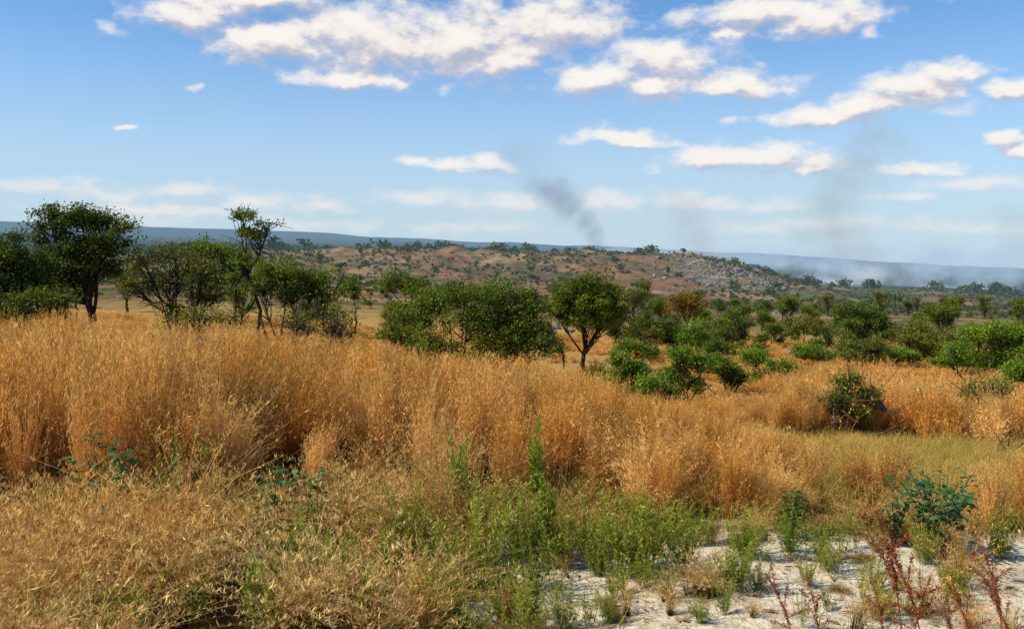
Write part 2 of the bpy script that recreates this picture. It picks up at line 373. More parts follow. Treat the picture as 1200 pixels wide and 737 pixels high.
# ------------------------------------------------------------------ GRASS protos
def tuft(seed, n, h, spread, lean, width, segs=5, spk=12, spl=.02, hv=.25, droop=.25, spw=.25, th0=.62, off=.03):
    rg = np.random.default_rng(seed); b = B()
    a = rg.uniform(0, 6.283, n); rr = spread*np.sqrt(rg.random(n)); base = np.stack([np.cos(a)*rr, np.sin(a)*rr, np.zeros(n)], 1)
    a2 = a+rg.normal(0, .8, n); ln = np.abs(rg.normal(0, lean, n))+lean*.3
    dv = np.stack([np.cos(a2), np.sin(a2), np.zeros(n)], 1)
    H = h*(1-hv*rg.random(n)**1.1*1.6).clip(.3, 1.2)
    t = np.linspace(0, 1, segs+1)[None, :, None]
    bend = ln[:, None, None]*(t**1.6)+droop*ln[:, None, None]*t**5
    P = base[:, None, :]+dv[:, None, :]*bend*H[:, None, None]; P[:, :, 2] += (H[:, None]*(t[0, :, 0][None, :]-.10*droop*t[0, :, 0][None, :]**4))
    P = P+np.cumsum(rg.normal(0, .008*h, P.shape), axis=1)*np.array([1, 1, 0])
    yaw = rg.uniform(0, 3.14, n); sd = np.stack([np.cos(yaw), np.sin(yaw), np.zeros(n)], 1)
    w = width*(1-.8*t[0, :, 0]**1.5)
    Lf = P-sd[:, None, :]*w[None, :, None]/2; Rt = P+sd[:, None, :]*w[None, :, None]/2
    V = np.stack([Lf, Rt], 2).reshape(n, -1, 3); m = 2*(segs+1)
    q = np.array([[2*k, 2*k+1, 2*k+3, 2*k+2] for k in range(segs)])
    Q = (np.arange(n)[:, None, None]*m+q[None]).reshape(-1, 4)
    rs = rg.random(n); tt = np.repeat(t[0, :, 0], 2)
    b.add(V.reshape(-1, 3), Q, np.repeat(rs, m), np.tile(tt, n))
    if spk:
        k = spk; tq = rg.uniform(th0, 1, (n, k)); f = tq*segs; i0 = np.minimum(f.astype(int), segs-1); fr = (f-i0)[..., None]
        I = np.arange(n)[:, None]; pos = P[I, i0]*(1-fr)+P[I, i0+1]*fr
        pos = pos.reshape(-1, 3); dirs = rg.normal(size=pos.shape)*np.array([.6, .6, .3])+np.array([0, 0, .9])
        pos = pos+rg.normal(0, 1, pos.shape)*np.array([off, off, off*.6])*(1.2-tq.reshape(-1, 1))
        leaves(b, pos, spl*rg.uniform(.6, 1.4, len(pos)), rg, up=0, asp=spw, r=np.clip(np.repeat(rs, k)+rg.normal(0, .15, n*k), 0, 1), t=tq.reshape(-1), dirs=dirs)
    return b.get()
def clump(seed, cnt, rad, hvar, mat, name, **kw):
    rg = np.random.default_rng(seed*13+5); b = B()
    ldir = rg.uniform(0, 6.28); lamt = abs(rg.normal(0, .15))
    for c in range(cnt):
        V, Q, A = tuft(seed=seed*100+c, **kw)
        a = rg.uniform(0, 6.28); rr = rad*math.sqrt(rg.random()); hs = 1+hvar*rg.normal()*.6-.25*(rr/rad)**2*(hvar > .15); hs = min(1.08, max(.35, hs)); ws = rg.uniform(.75, 1.2)
        V = V*[ws, ws, hs]; V[:, 0] += lamt*math.cos(ldir)*V[:, 2]**1.5; V[:, 1] += lamt*math.sin(ldir)*V[:, 2]**1.5
        V = V+[math.cos(a)*rr, math.sin(a)*rr, 0]
        b.add(V, Q, np.clip(A['r']+rg.normal(0, .28), 0, 1), A['t'])
    V, Q, A = b.get(); return mesh_from(name, V, Q, A, [mat])
pc_tall = proto_coll('tall_clump', [clump(i+1, 4, .16, .34, M_tall, 'tall_clump', n=70, h=1.0, spread=.045, lean=.07+.045*(i % 4), width=.0052, spk=14, spl=.036, off=.028, th0=.55, spw=.15, hv=.42) for i in range(12)])
pc_mid = proto_coll('mid_clump', [clump(i+21, 10, 1.0, .3, M_tall, 'mid_clump', n=42, h=1.0, spread=.15, lean=.2, width=.009, segs=3, spk=7, spl=.06, off=.05, th0=.5, hv=.4) for i in range(7)])
pc_straw = proto_coll('straw_clump', [clump(i+41, 3, .09, .3, M_straw, 'straw_clump', n=30, h=.80, spread=.04, lean=.34, width=.0058, segs=6, spk=14, spl=.038, off=.005, th0=.72, droop=1.2, spw=.16, hv=.5) for i in range(8)])
pc_lawn = proto_coll('short_clump', [clump(i+61, 10, .6, .3, M_lawn, 'short_clump', n=45, h=.24, spread=.16, lean=.5, width=.006, segs=3, spk=0, hv=.5) for i in range(5)])
pc_green = proto_coll('green_clump', [clump(i+81, 3, .2, .3, M_gr, 'green_clump', n=26, h=.32, spread=.09, lean=.5, width=.010, segs=4, spk=0, hv=.5) for i in range(4)])

# tall golden grass, near belt
x, y, s = wedge(3000, 7.4, 21)
n = fbm(x*.45, y*.45, 61, 3); nf = fbm(x*1.5, y*1.5, 62, 2)
front = 8.5+3.4*(fbm(x*.8, 3+0*x, 71, 3)-.5)+np.where((s > 520) & (s < 740), -.35, 0)
fade = sst(-1.1, .5, y-front)
keep = (R.random(len(x)) < np.clip(.04+.7*n+4.2*(nf-.51), .015, 1)*fade)
lm = lawn_mask(x, y, s); rm = sst(700, 900, s+300*(n-.5))
keep &= (R.random(len(x)) > lm*1.8-.07)
x, y, s, n, nf, rm, fade = [q[keep] for q in (x, y, s, n, nf, rm, fade)]
hm = np.interp(s, [0, 150, 300, 450, 600, 700, 1000], [1.80, 1.68, 1.52, 1.42, 1.34, 1.30, 1.28])
h = hm*np.clip(.82+.8*(n-.5)+1.2*(nf-.55)+R.normal(0, .13, len(x)), .42, 1.06)
h = h*(1-rm*sst(20, 17, y)*.38)
low = sst(690, 740, s)*sst(940, 890, s)*sst(13, 16, y); h = h*(1-.45*low)
do_scatter('tall_grass', 'belt of tall golden feathery dry grass', 'grass', pc_tall, 12, x, y, h, sxy=h**.5*R.uniform(.8, 1.3, len(x)), lean=.08, dz=.03)
# mid distance golden grass
x, y, s = wedge(3000, 18.5, 80)
n = fbm(x*.22, y*.22, 63, 3)
dens = np.clip(1.9*n, .1, 1)*np.where(y > 40, .8, 1)
keep = (R.random(len(x)) < dens) & (lawn_mask(x, y, s) < .2)
keep &= ~((s > 600) & (s < 760) & (y > 36) & (R.random(len(x)) < .6))
x, y, s, n = x[keep], y[keep], s[keep], n[keep]
h = .80+.7*(n-.5)+R.normal(0, .16, len(x)); h += .42*sst(350, 100, s)+.35*sst(900, 960, s)*sst(34, 28, y); h *= np.where(y > 34, .7, 1)
low = sst(660, 720, s)*sst(940, 890, s)*sst(42, 34, y); h = h*(1-.5*low); h = h*(1-.3*sst(400, 480, s)*sst(680, 620, s)*sst(24, 28, y))
h = np.clip(h, .25, 1.6)
do_scatter('golden_grass', 'rolling field of golden dry savanna grass', 'grass', pc_mid, 7, x, y, h, sxy=R.uniform(.8, 1.3, len(x)), dz=.05, lean=.03, tilt=True)
# straw grass in the foreground
x, y, s = wedge(1500, 4.8, 9.2)
sm_ = sand_mask(x, y); n = fbm(x*1.8, y*1.8, 65, 3)
keep = R.random(len(x)) < (1-sm_*.82)*np.clip(7*(n-.475), .03, 1)*np.where(s > 460, .6, 1)*sst(9.4, 8.2, y)
x, y, s, n = x[keep], y[keep], s[keep], n[keep]
h = (R.uniform(.5, 1.15, len(x))+1.0*(n-.52)+.3*(R.random(len(x)) < .12))*np.where(s > 560, .70, 1.0)*(1-.45*sand_mask(x, y))*sst(10.5, 7.0, y)**.5
do_scatter('straw_grass', 'pale straw coloured bristly grass at the sand edge', 'grass', pc_straw, 8, x, y, h, sxy=h, lean=.16)
# lawn
x, y, s = wedge(900, 8.6, 21, 560, 1310)
keep = np.clip(lawn_mask(x, y, s)+.3*(y < 12), 0, 1) > R.random(len(x))*.9; x, y, s = x[keep], y[keep], s[keep]
h = R.uniform(.5, 1.4, len(x))+.8*(R.random(len(x)) < .15)
do_scatter('short_grass', 'short yellow dry grass in a clearing', 'grass', pc_lawn, 5, x, y, h, sxy=R.uniform(.8, 1.3, len(x)), tilt=True)
# low green undergrowth
x, y, s = wedge(620, 5, 10.0)
n = fbm(x*.7, y*.7, 67, 3); keep = R.random(len(x)) < sst(.42, .60, n)*(1-.6*sand_mask(x, y)); x, y = x[keep], y[keep]
h = R.uniform(.5, 1.5, len(x))
do_scatter('green_grass', 'low fresh green grass between dry stems', 'grass', pc_green, 4, x, y, h)

# litter + pebbles
M_litter, nt = newmat('dry_litter')
p = nt.nodes.new('ShaderNodeBsdfDiffuse')
nt.links.new(ramp(nt, [(0, (.14, .08, .035)), (.5, (.38, .24, .11)), (1, (.70, .54, .30))], attr(nt, 'r').outputs['Fac']), p.inputs[0])
o_ = nt.nodes.new('ShaderNodeOutputMaterial'); nt.links.new(p.outputs[0], o_.inputs[0])
x, y, s = wedge(42000, 4.8, 9.8, -60, 1310); keep = np.clip(.25+.75*sand_mask(x, y), 0, 1)*np.clip(.08+2.4*(fbm(x*2, y*2, 69, 3)-.43), .04, 1) > R.random(len(x))*.9; x, y = x[keep], y[keep]
b = B(); leaves(b, np.stack([x, y, terrain(x, y)+.008], 1), R.uniform(.02, .12, len(x)), R, up=6, asp=R.choice([.05, .07, .06, .1, .35], len(x)))
V, Q, A = b.get()
single('leaf_litter', 'dry leaves and straw scattered over the sand', 'leaf litter', (0, 0, 0), mesh_from('leaf_litter', V, Q, A, [M_litter]), kind='stuff')

def rock(seed, mat=None, flat=.7):
    rg = np.random.default_rng(seed); n = 14; m = 10
    th = np.linspace(0, 2*math.pi, n, endpoint=False); ph = np.linspace(.02, math.pi-.02, m)
    T, Pp = np.meshgrid(th, ph); D = np.stack([np.cos(T)*np.sin(Pp), np.sin(T)*np.sin(Pp), np.cos(Pp)], -1)
    rad = np.ones(T.shape)
    for k_ in range(14):
        nn = norm(rg.normal(size=3)); c = rg.uniform(.55, .9); dd = D@nn
        rad = np.minimum(rad, np.where(dd > .05, c/np.maximum(dd, .05), 9))
    V = D*rad[..., None]*np.array([1, rg.uniform(.7, 1), flat*rg.uniform(.75, 1.2)])
    V = V.reshape(-1, 3)+rg.normal(0, .012, (n*m, 3))
    i = np.arange(m-1)[:, None]*n; j = np.arange(n)[None]; j2 = (j+1) % n
    Q = np.stack([i+j, i+n+j, i+n+j2, i+j2], -1).reshape(-1, 4)
    return mesh_from('rock', V, Q, None, [mat])
M_rock, nt = newmat('grey_granite')
g_ = nt.nodes.new('ShaderNodeNewGeometry'); nn = noise(nt, g_.outputs['Position'], .9, 5, .7)
c = ramp(nt, [(.3, (.09, .085, .08)), (.5, (.21, .20, .18)), (.7, (.36, .335, .30))], nn)
p = nt.nodes.new('ShaderNodeBsdfDiffuse'); nt.links.new(c, p.inputs[0])
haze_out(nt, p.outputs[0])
M_peb, nt = newmat('sandy_pebble')
oi = nt.nodes.new('ShaderNodeObjectInfo'); p = nt.nodes.new('ShaderNodeBsdfDiffuse')
nt.links.new(ramp(nt, [(0, (.24, .17, .10)), (1, (.56, .48, .36))], oi.outputs['Random']), p.inputs[0])
o_ = nt.nodes.new('ShaderNodeOutputMaterial'); nt.links.new(p.outputs[0], o_.inputs[0])
pc_peb = proto_coll('pebble', [rock(i, mat=M_peb, flat=.5) for i in range(5)])
x, y, s = wedge(1100, 4.8, 9.3, 300, 1310); keep = sand_mask(x, y) > R.random(len(x)); x, y = x[keep], y[keep]
do_scatter('pebbles', 'small pale pebbles on bare sandy ground', 'pebbles', pc_peb, 5, x, y, R.uniform(.006, .024, len(x))*np.where(R.random(len(x)) < .06, 2.4, 1))

# ------------------------------------------------------------------ TREES
def tree_meshes(seed, lobes, fork, base_r, ncl, nlf, leaf, cr, mat, bark=None, stems=1, lean=(0, 0), asp=.5, twr=.012, name='tree', bare=0, crook=.02):
    rg = np.random.default_rng(seed); bark = bark or M_bark
    tb = B(); cb = B(); L = np.array(lobes, float)
    vol = (L[:, 3]*L[:, 4]*L[:, 5])**(2/3); wgt = vol/vol.sum()
    trunks = []
    for k_ in range(stems):
        off = rg.normal(0, .12*stems**.5, 2)*(stems > 1)
        top = np.array([lean[0]+off[0]*3, lean[1]+off[1]*3, fork*(1 if stems == 1 else rg.uniform(.7, 1.1))])
        p0 = np.array([off[0]*.5, off[1]*.5, -.15]); mid = (p0+top)/2+rg.normal(0, .08*fork, 3)*[1, 1, 0]
        P = bez(p0, mid, top, 8); P[1:-1] += rg.normal(0, crook*fork, (6, 3))
        rr = base_r/stems**.45*np.linspace(1.15, .75, 8); rr[0] *= 1.3
        tube(tb, P, rr, 8); trunks.append((P, rr[-1]))
    limbs = []
    for k_, l in enumerate(L):
        dist = [np.linalg.norm((T[0][-1]-l[:3])[:2]) for T in trunks]; P0, r0 = trunks[int(np.argmin(dist))]
        st = P0[rg.integers(5, 8)]; en = l[:3]+rg.normal(0, .2, 3)*l[3:6]
        ct = st*.5+en*.5+np.array([0, 0, .12*np.linalg.norm(en-st)])+rg.normal(0, .15, 3)*np.linalg.norm(en-st)
        P = bez(st, ct, en, 9); tube(tb, P, np.linspace(r0*.6, max(r0*.18, .012), 9), 6); limbs.append(P)
    ks = rg.choice(len(L), ncl, p=wgt)
    dirs = norm(rg.normal(size=(ncl, 3))); rad = rg.uniform(.2, 1.0, ncl)**.55
    rad *= rg.uniform(.72, 1.32, ncl)
    C_ = L[ks, :3]+dirs*L[ks, 3:6]*rad[:, None]
    for k_ in range(ncl):
        P = limbs[ks[k_]]; st = P[rg.integers(3, 9)]; en = C_[k_]
        ct = (st+en)/2+rg.normal(0, .12, 3)*np.linalg.norm(en-st)+[0, 0, -.05]
        tube(tb, bez(st, ct, en, 5), np.linspace(twr*1.4, twr*.4, 5), 4)
    for k_ in range(bare):
        P = limbs[rg.integers(0, len(limbs))]; st = P[rg.integers(2, 9)]; en = st+norm(rg.normal(size=3)+[0, 0, .3])*rg.uniform(.3, .9)
        tube(tb, bez(st, (st+en)/2+rg.normal(0, .08, 3), en, 5), np.linspace(twr*1.2, twr*.35, 5), 4)
    nl = (nlf*rg.uniform(.3, 1.7, ncl)).astype(int); tot = nl.sum(); idx = np.repeat(np.arange(ncl), nl)
    crs = cr*rg.uniform(.5, 1.4, ncl)
    pos = C_[idx]+rg.normal(size=(tot, 3))*crs[idx][:, None]*np.array([.62, .62, .42])
    clr = rg.normal(.45, .25, ncl)+.18*dirs[:, 2]; rv = np.clip(clr[idx]+rg.normal(0, .13, tot), 0, 1)
    leaves(cb, pos, leaf*rg.uniform(.6, 1.3, tot), rg, up=.8, asp=asp, r=rv, dirs=None)
    V, Q, A = tb.get(); m1 = mesh_from(name+'_trunk', V, Q, A, [bark], smooth=True)
    V2, Q2, A2 = cb.get(); m2 = mesh_from(name+'_crown', V2, Q2, A2, [mat])
    return m1, m2
def plant_tree(label, cat, name, bpx, d, lobes_px, fork_py, base_r, ncl, nlf, leaf, cr, mat, seed, depth=.85, top_lean=0, **kw):
    u, _ = ray(bpx, 300); bx = u*d; by = d; bz = float(terrain(bx, by))
    L = []
    rg = np.random.default_rng(seed+999)
    for (px, py, rx, ry) in lobes_px:
        w = survey(px, py, d); k_ = d/F
        L.append((w[0]-bx, rg.normal(0, .25)*rx*k_*1.2, w[2]-bz, rx*k_, rx*k_*depth, ry*k_))
    fork = survey(bpx, fork_py, d)[2]-bz
    m1, m2 = tree_meshes(seed, L, max(fork, .3), base_r, ncl, int(nlf*1.25), leaf*1.15, cr, mat, lean=(top_lean*d/F, 0), name=name, **kw)
    return thing(name, label, cat, (bx, by, bz), [('trunk', m1), ('crown', m2)])

plant_tree('tall dark green tree with ragged dense crown above golden grass', 'tree', 'savanna_tree', 103, 27, [(80, 252, 26, 12), (110, 260, 24, 12), (62, 276, 24, 15), (128, 284, 26, 16), (95, 296, 32, 18), (148, 266, 12, 6), (54, 308, 26, 16), (84, 325, 24, 13), (122, 312, 18, 9), (56, 335, 22, 12)], 342, .13, 230, 74, .085, .27, M_dark, 11)
plant_tree('dark leafy tree at the edge of the thicket', 'tree', 'savanna_tree', 18, 25, [(8, 298, 28, 18), (34, 315, 26, 18), (-10, 330, 30, 26), (20, 281, 16, 8), (40, 345, 26, 16), (5, 350, 28, 18)], 365, .10, 190, 76, .08, .28, M_dark, 12)
plant_tree('low rounded dark shrub in tall grass', 'shrub', 'shrub', 58, 23, [(60, 354, 24, 16), (32, 360, 22, 14)], 376, .05, 70, 60, .075, .25, M_dark, 13, stems=3)
plant_tree('open olive shrubby tree with many stems', 'tree', 'savanna_tree', 200, 28, [(164, 306, 24, 12), (200, 296, 28, 10), (238, 312, 26, 12), (188, 334, 34, 11), (246, 345, 22, 11), (152, 336, 18, 10), (210, 362, 22, 8)], 376, .09, 140, 44, .075, .28, M_olive, 14, stems=4, bare=120)
plant_tree('green leafy tree with rounded upper crown', 'tree', 'savanna_tree', 252, 31, [(235, 294, 28, 12), (266, 302, 25, 14), (250, 324, 30, 12), (220, 320, 16, 9)], 365, .10, 115, 64, .085, .28, M_green, 15, stems=2, bare=40)
plant_tree('slender tall tree with thin feathery flat top', 'tree', 'savanna_tree', 302, 27, [(288, 253, 15, 4), (314, 262, 14, 6), (300, 274, 20, 5), (276, 250, 6, 3), (286, 306, 18, 8), (274, 322, 16, 7)], 300, .06, 80, 40, .075, .17, M_green, 16, top_lean=-14, bare=30)
plant_tree('multi stemmed green tree with spreading arms', 'tree', 'savanna_tree', 318, 25, [(332, 316, 28, 9), (366, 325, 28, 11), (345, 344, 30, 9), (306, 336, 20, 10), (390, 343, 20, 11), (374, 366, 24, 8)], 376, .10, 140, 54, .075, .24, M_green, 17, stems=4, bare=120)
plant_tree('half bare twiggy thicket with brown branches', 'shrub', 'shrub', 380, 23, [(388, 374, 22, 18), (360, 384, 22, 15), (402, 390, 18, 14), (348, 374, 14, 11)], 398, .06, 70, 20, .07, .3, M_olive, 18, stems=5, bare=220, bark=M_twig)
plant_tree('twiggy olive bush under the trees', 'shrub', 'shrub', 240, 24, [(235, 372, 26, 11), (266, 376, 20, 11), (204, 376, 18, 10)], 390, .05, 55, 20, .07, .28, M_olive, 19, stems=5, bare=140, bark=M_twig)
plant_tree('small green bush on the golden slope', 'shrub', 'shrub', 414, 62, [(413, 333, 9, 10), (418, 345, 8, 7)], 348, .06, 40, 40, .12, .3, M_green, 20)
plant_tree('rounded green bush cluster on the slope', 'shrub', 'shrub', 475, 50, [(466, 326, 18, 10), (488, 336, 22, 10), (508, 345, 20, 10), (452, 335, 12, 7)], 352, .08, 100, 58, .11, .33, M_green, 21, stems=3)
plant_tree('broad leafy green bush with uneven mounds', 'shrub', 'shrub', 556, 31, [(484, 374, 26, 18), (508, 354, 24, 15), (545, 343, 34, 14), (590, 345, 32, 14), (620, 360, 24, 17), (634, 384, 18, 17), (560, 370, 48, 23), (502, 400, 36, 20), (600, 396, 38, 22), (460, 388, 18, 11), (528, 420, 30, 15), (638, 406, 14, 13), (575, 414, 36, 15)], 418, .10, 470, 80, .082, .30, M_green, 22, stems=4, bare=60)
plant_tree('standalone tree with dense rounded green crown and thin crooked trunk', 'tree', 'savanna_tree', 682, 40, [(690, 334, 26, 12), (664, 346, 22, 14), (714, 347, 22, 15), (690, 357, 36, 16), (653, 362, 15, 11), (724, 364, 15, 12), (680, 374, 26, 9), (706, 373, 24, 10)], 404, .11, 380, 78, .090, .27, M_green, 23, top_lean=5, crook=.05)
plant_tree('low crooked bush beside a tree trunk', 'shrub', 'shrub', 662, 39.5, [(648, 398, 9, 7), (655, 408, 10, 6)], 415, .05, 26, 30, .09, .2, M_green, 24, bare=20)
plant_tree('olive-gold leaved tree above green bushes', 'tree', 'savanna_tree', 806, 70, [(800, 350, 13, 6), (814, 356, 11, 7), (794, 361, 10, 7), (806, 368, 13, 7)], 380, .11, 90, 46, .14, .36, M_orange, 25)
plant_tree('dark green bush with uneven top', 'shrub', 'shrub', 762, 60, [(750, 378, 20, 9), (775, 386, 24, 12), (735, 392, 18, 10), (790, 400, 16, 11), (720, 385, 10, 7)], 405, .1, 170, 55, .13, .4, M_dark, 26, stems=3)
plant_tree('upright leafy green bush', 'shrub', 'shrub', 818, 54, [(815, 383, 16, 9), (822, 400, 16, 12), (805, 395, 10, 9)], 410, .07, 80, 55, .12, .34, M_bright, 27, stems=2)
plant_tree('upright leafy green bush', 'shrub', 'shrub', 850, 66, [(850, 380, 14, 9), (862, 395, 14, 10), (840, 395, 12, 9)], 400, .08, 70, 50, .14, .38, M_green, 28, stems=2)
for k_, (bx_, d_, L_, sd, mt_) in enumerate([
    (732, 28, [(724, 422, 17, 10), (743, 436, 19, 12), (716, 448, 15, 10), (748, 458, 13, 9)], 31, M_bright),
    (805, 28, [(798, 416, 18, 9), (824, 428, 19, 11), (790, 438, 17, 12), (812, 452, 19, 10)], 32, M_bright),
    (852, 31, [(846, 428, 16, 10), (863, 442, 16, 10)], 33, M_green),
    (900, 36, [(888, 418, 17, 9), (910, 428, 18, 10), (896, 440, 16, 9)], 34, M_bright),
    (768, 26, [(762, 452, 12, 8), (779, 462, 11, 8)], 35, M_bright),
    (838, 50, [(832, 405, 16, 9), (848, 410, 16, 10)], 36, M_green),
    (950, 46, [(942, 410, 18, 8), (962, 416, 16, 8)], 37, M_bright),
    (1010, 50, [(1000, 406, 18, 8), (1022, 412, 18, 9)], 38, M_green),
    (1060, 47, [(1052, 414, 16, 7), (1068, 418, 14, 7)], 52, M_bright),
    (1125, 43, [(1118, 416, 20, 9), (1100, 424, 15, 8)], 39, M_bright),
    (1180, 29, [(1194, 436, 22, 13), (1168, 450, 15, 9), (1215, 430, 26, 18)], 40, M_bright),
    (745, 48, [(738, 405, 18, 9), (758, 412, 16, 9)], 50, M_green),
    (705, 30, [(700, 440, 10, 8), (712, 446, 10, 7)], 51, M_olive)]):
    plant_tree('bright green leafy sapling bush in golden grass', 'shrub', 'shrub', bx_, d_, L_, L_[0][1]+14, .05, 100, 44, .085, .20, mt_, sd, stems=4, bare=24)
plant_tree('open pale green tree with visible branches', 'tree', 'savanna_tree', 952, 80, [(942, 378, 24, 8), (965, 384, 18, 9), (928, 386, 14, 7)], 398, .13, 90, 40, .16, .45, M_olive, 41, stems=2)
plant_tree('dark green tree with layered crown', 'tree', 'savanna_tree', 1012, 72, [(1000, 364, 20, 9), (1024, 374, 22, 10), (990, 386, 18, 10), (1040, 388, 20, 11), (1012, 395, 22, 10)], 405, .13, 160, 55, .15, .42, M_dark, 42)
plant_tree('brownish green spreading bush', 'shrub', 'shrub', 1092, 50, [(1080, 388, 24, 10), (1108, 396, 26, 11), (1060, 394, 18, 9), (1092, 410, 28, 10)], 415, .09, 140, 50, .12, .38, M_olive, 43, stems=3, bare=30)
plant_tree('large green bushy tree with loose uneven crown', 'tree', 'savanna_tree', 1160, 37, [(1144, 390, 24, 10), (1182, 392, 26, 12), (1126, 412, 20, 11), (1205, 420, 26, 20), (1165, 420, 32, 14), (1215, 396, 26, 17)], 430, .1, 240, 64, .095, .30, M_bright, 44, stems=4, bare=40)
plant_tree('green shrub with pale branches in golden grass', 'shrub', 'shrub', 995, 19.4, [(995, 446, 18, 10), (980, 466, 20, 12), (1016, 462, 16, 10), (998, 482, 20, 11)], 490, .03, 130, 44, .050, .12, M_green, 45, stems=5, bare=60, bark=M_twig)
plant_tree('small green bush in golden grass', 'shrub', 'shrub', 1075, 24, [(1075, 464, 10, 8)], 474, .03, 26, 40, .06, .14, M_green, 46, stems=2)
plant_tree('straggly brownish shrub in the grass', 'shrub', 'shrub', 1162, 23, [(1158, 454, 22, 10), (1140, 462, 12, 8)], 470, .03, 55, 32, .055, .18, M_olive, 47, stems=4, bare=70, bark=M_twig)
plant_tree('small green bush at the clearing edge', 'shrub', 'shrub', 1178, 17, [(1178, 530, 12, 7)], 540, .02, 20, 25, .05, .12, M_green, 48, stems=3, bare=10)
plant_tree('small pale green sapling standing in tall grass', 'shrub', 'shrub', 112, 14, [(108, 412, 16, 10), (120, 424, 14, 10), (100, 430, 14, 9)], 440, .02, 45, 34, .045, .12, M_olive, 49, stems=3)

# ---- repeated mid-distance trees
def blob_tree(seed, h, w, mat, ncl, nlf, leaf, cr, base=.25, stems=1, nm='savanna_tree'):
    rg = np.random.default_rng(seed); L = []
    for k_ in range(9):
        a = rg.uniform(0, 6.28); rr = w*.5*rg.uniform(.15, .8)
        L.append((math.cos(a)*rr, math.sin(a)*rr, h*rg.uniform(base+.15, .95), w*rg.uniform(.13, .25), w*rg.uniform(.13, .25), h*rg.uniform(.07, .15)))
    return tree_meshes(seed, L, h*base, .03*h, ncl, nlf, leaf*1.2, cr*.9, mat, stems=stems, twr=.02, name=nm)
kinds = [blob_tree(201, 5.0, 5.0, M_green, 100, 44, .17, .5), blob_tree(202, 4.2, 4.6, M_dark, 100, 44, .17, .5, .2, 2), blob_tree(203, 3.2, 4.2, M_olive, 80, 38, .16, .45, .12, 3),
         blob_tree(204, 2.6, 3.6, M_bright, 80, 44, .15, .42, .1, 3), blob_tree(205, 5.5, 4.2, M_olive, 90, 38, .17, .5, .3), blob_tree(206, 3.0, 2.8, M_green, 75, 44, .15, .4, .12, 2)]
labels = ['rounded green savanna tree on grassy slope', 'dark green spreading savanna tree', 'low olive coloured bush on dry slope', 'low bright green bush on dry slope', 'tall olive savanna tree with open crown', 'compact green bush on dry slope']
cats = ['tree', 'tree', 'shrub', 'shrub', 'tree', 'shrub']; nms = ['savanna_tree', 'savanna_tree', 'shrub', 'shrub', 'savanna_tree', 'shrub']
pos = []
def try_place(n, d0, d1, s0, s1, mind, clump=0):
    c = 0; t = 0
    while c < n and t < n*60:
        t += 1
        s_ = R.uniform(s0, s1); d_ = math.exp(R.uniform(math.log(d0), math.log(d1))); x_ = (s_-600)/F*d_
        if clump and float(fbm(x_/40, d_/40, 91, 2)) < .5 and R.random() > .15: continue
        if any((x_-a)**2+(d_-b)**2 < (mind*(1+d_/150))**2 for a, b in pos): continue
        pos.append((x_, d_)); yield x_, d_; c += 1
def put_mid(x_, d_, ki, sc):
    m1, m2 = kinds[ki]
    loc = (x_, d_, float(terrain(x_, d_)))
    return thing(nms[ki], labels[ki], cats[ki], loc, [('trunk', m1), ('crown', m2)], R.uniform(0, 6.28), (sc*R.uniform(.85, 1.2), sc*R.uniform(.85, 1.2), sc), group='scattered savanna trees and bushes')
for x_, d_ in try_place(54, 46, 125, 860, 1290, 3.6): put_mid(x_, d_, int(R.choice([0, 1, 2, 3, 5, 3, 3])), R.uniform(.38, .8))
for x_, d_ in try_place(20, 56, 120, 700, 900, 4): put_mid(x_, d_, int(R.choice([0, 2, 3, 5, 1])), R.uniform(.4, .8))
for x_, d_ in try_place(65, 125, 330, 740, 1300, 6): put_mid(x_, d_, int(R.integers(0, 6)), R.uniform(.6, 1.25))
for x_, d_ in try_place(30, 70, 260, 430, 740, 7, 1): put_mid(x_, d_, int(R.choice([2, 3, 5, 5])), R.uniform(.45, .85))
for x_, d_ in try_place(42, 60, 300, -120, 400, 7): put_mid(x_, d_, int(R.integers(0, 6)), R.uniform(.5, .95))

# ---- far trees
def far_tree(seed, mat, w=1.0, h=.8, n=110, leaf=.26, z0=.25):
    rg = np.random.default_rng(seed); b = B()
    cs = rg.normal(size=(9, 3))*[w*.22, w*.22, h*.16]+[0, 0, z0+h*.4]
    k_ = rg.integers(0, 9, n); pos_ = cs[k_]+norm(rg.normal(size=(n, 3)))*w*.2*rg.uniform(.5, 1, (n, 1))*[1, 1, .8]
    pos_[:, 2] = np.maximum(pos_[:, 2], .03)
    leaves(b, pos_, leaf*rg.uniform(.6, 1.3, n), rg, up=.9, asp=.7, r=np.clip(.45+.15*rg.normal(size=9)[k_]+.14*rg.normal(size=n), 0, 1))
    tb = B(); tube(tb, bez(np.array([0, 0, -.1]), np.array([.05, 0, .2]), np.array([0, 0, z0+h*.4]), 4), np.linspace(.04, .02, 4), 4)
    V, Q, A = b.get(); V2, Q2, A2 = tb.get()
    return mesh_from('far_tree', np.concatenate([V, V2]), np.concatenate([Q, Q2+len(V)]), {k2: np.concatenate([A[k2], A2[k2]*0+.05]) for k2 in A}, [mat])
fm = [far_tree(300+i, M_far if i % 4 else M_faro, z0=[.05, .25, .1, .3][i % 4]) for i in range(8)]
pc_far = proto_coll('far_tree', fm)
for x_, d_ in try_place(100, 330, 760, 250, 1280, 6, 1):
    sc = R.uniform(2.5, 6)
    single('distant_tree', 'small savanna tree on a distant rocky slope', 'tree', (x_, d_, float(terrain(x_, d_))), fm[int(R.integers(0, 8))], R.uniform(0, 6.28), sc, group='distant trees on the hillside')
u_, _ = ray(1050, 338)
single('distant_tree', 'flat topped umbrella tree standing above the plain', 'tree', (u_*330, 330, float(terrain(u_*330, 330))), far_tree(399, M_far, 1.3, .45, 220, .16, .75), 0, 6.0)
x, y, s = wedge(26000, 240, 1000); n = fbm(x/40, y/55, 81, 5)
val_ = sst(860, 980, s)
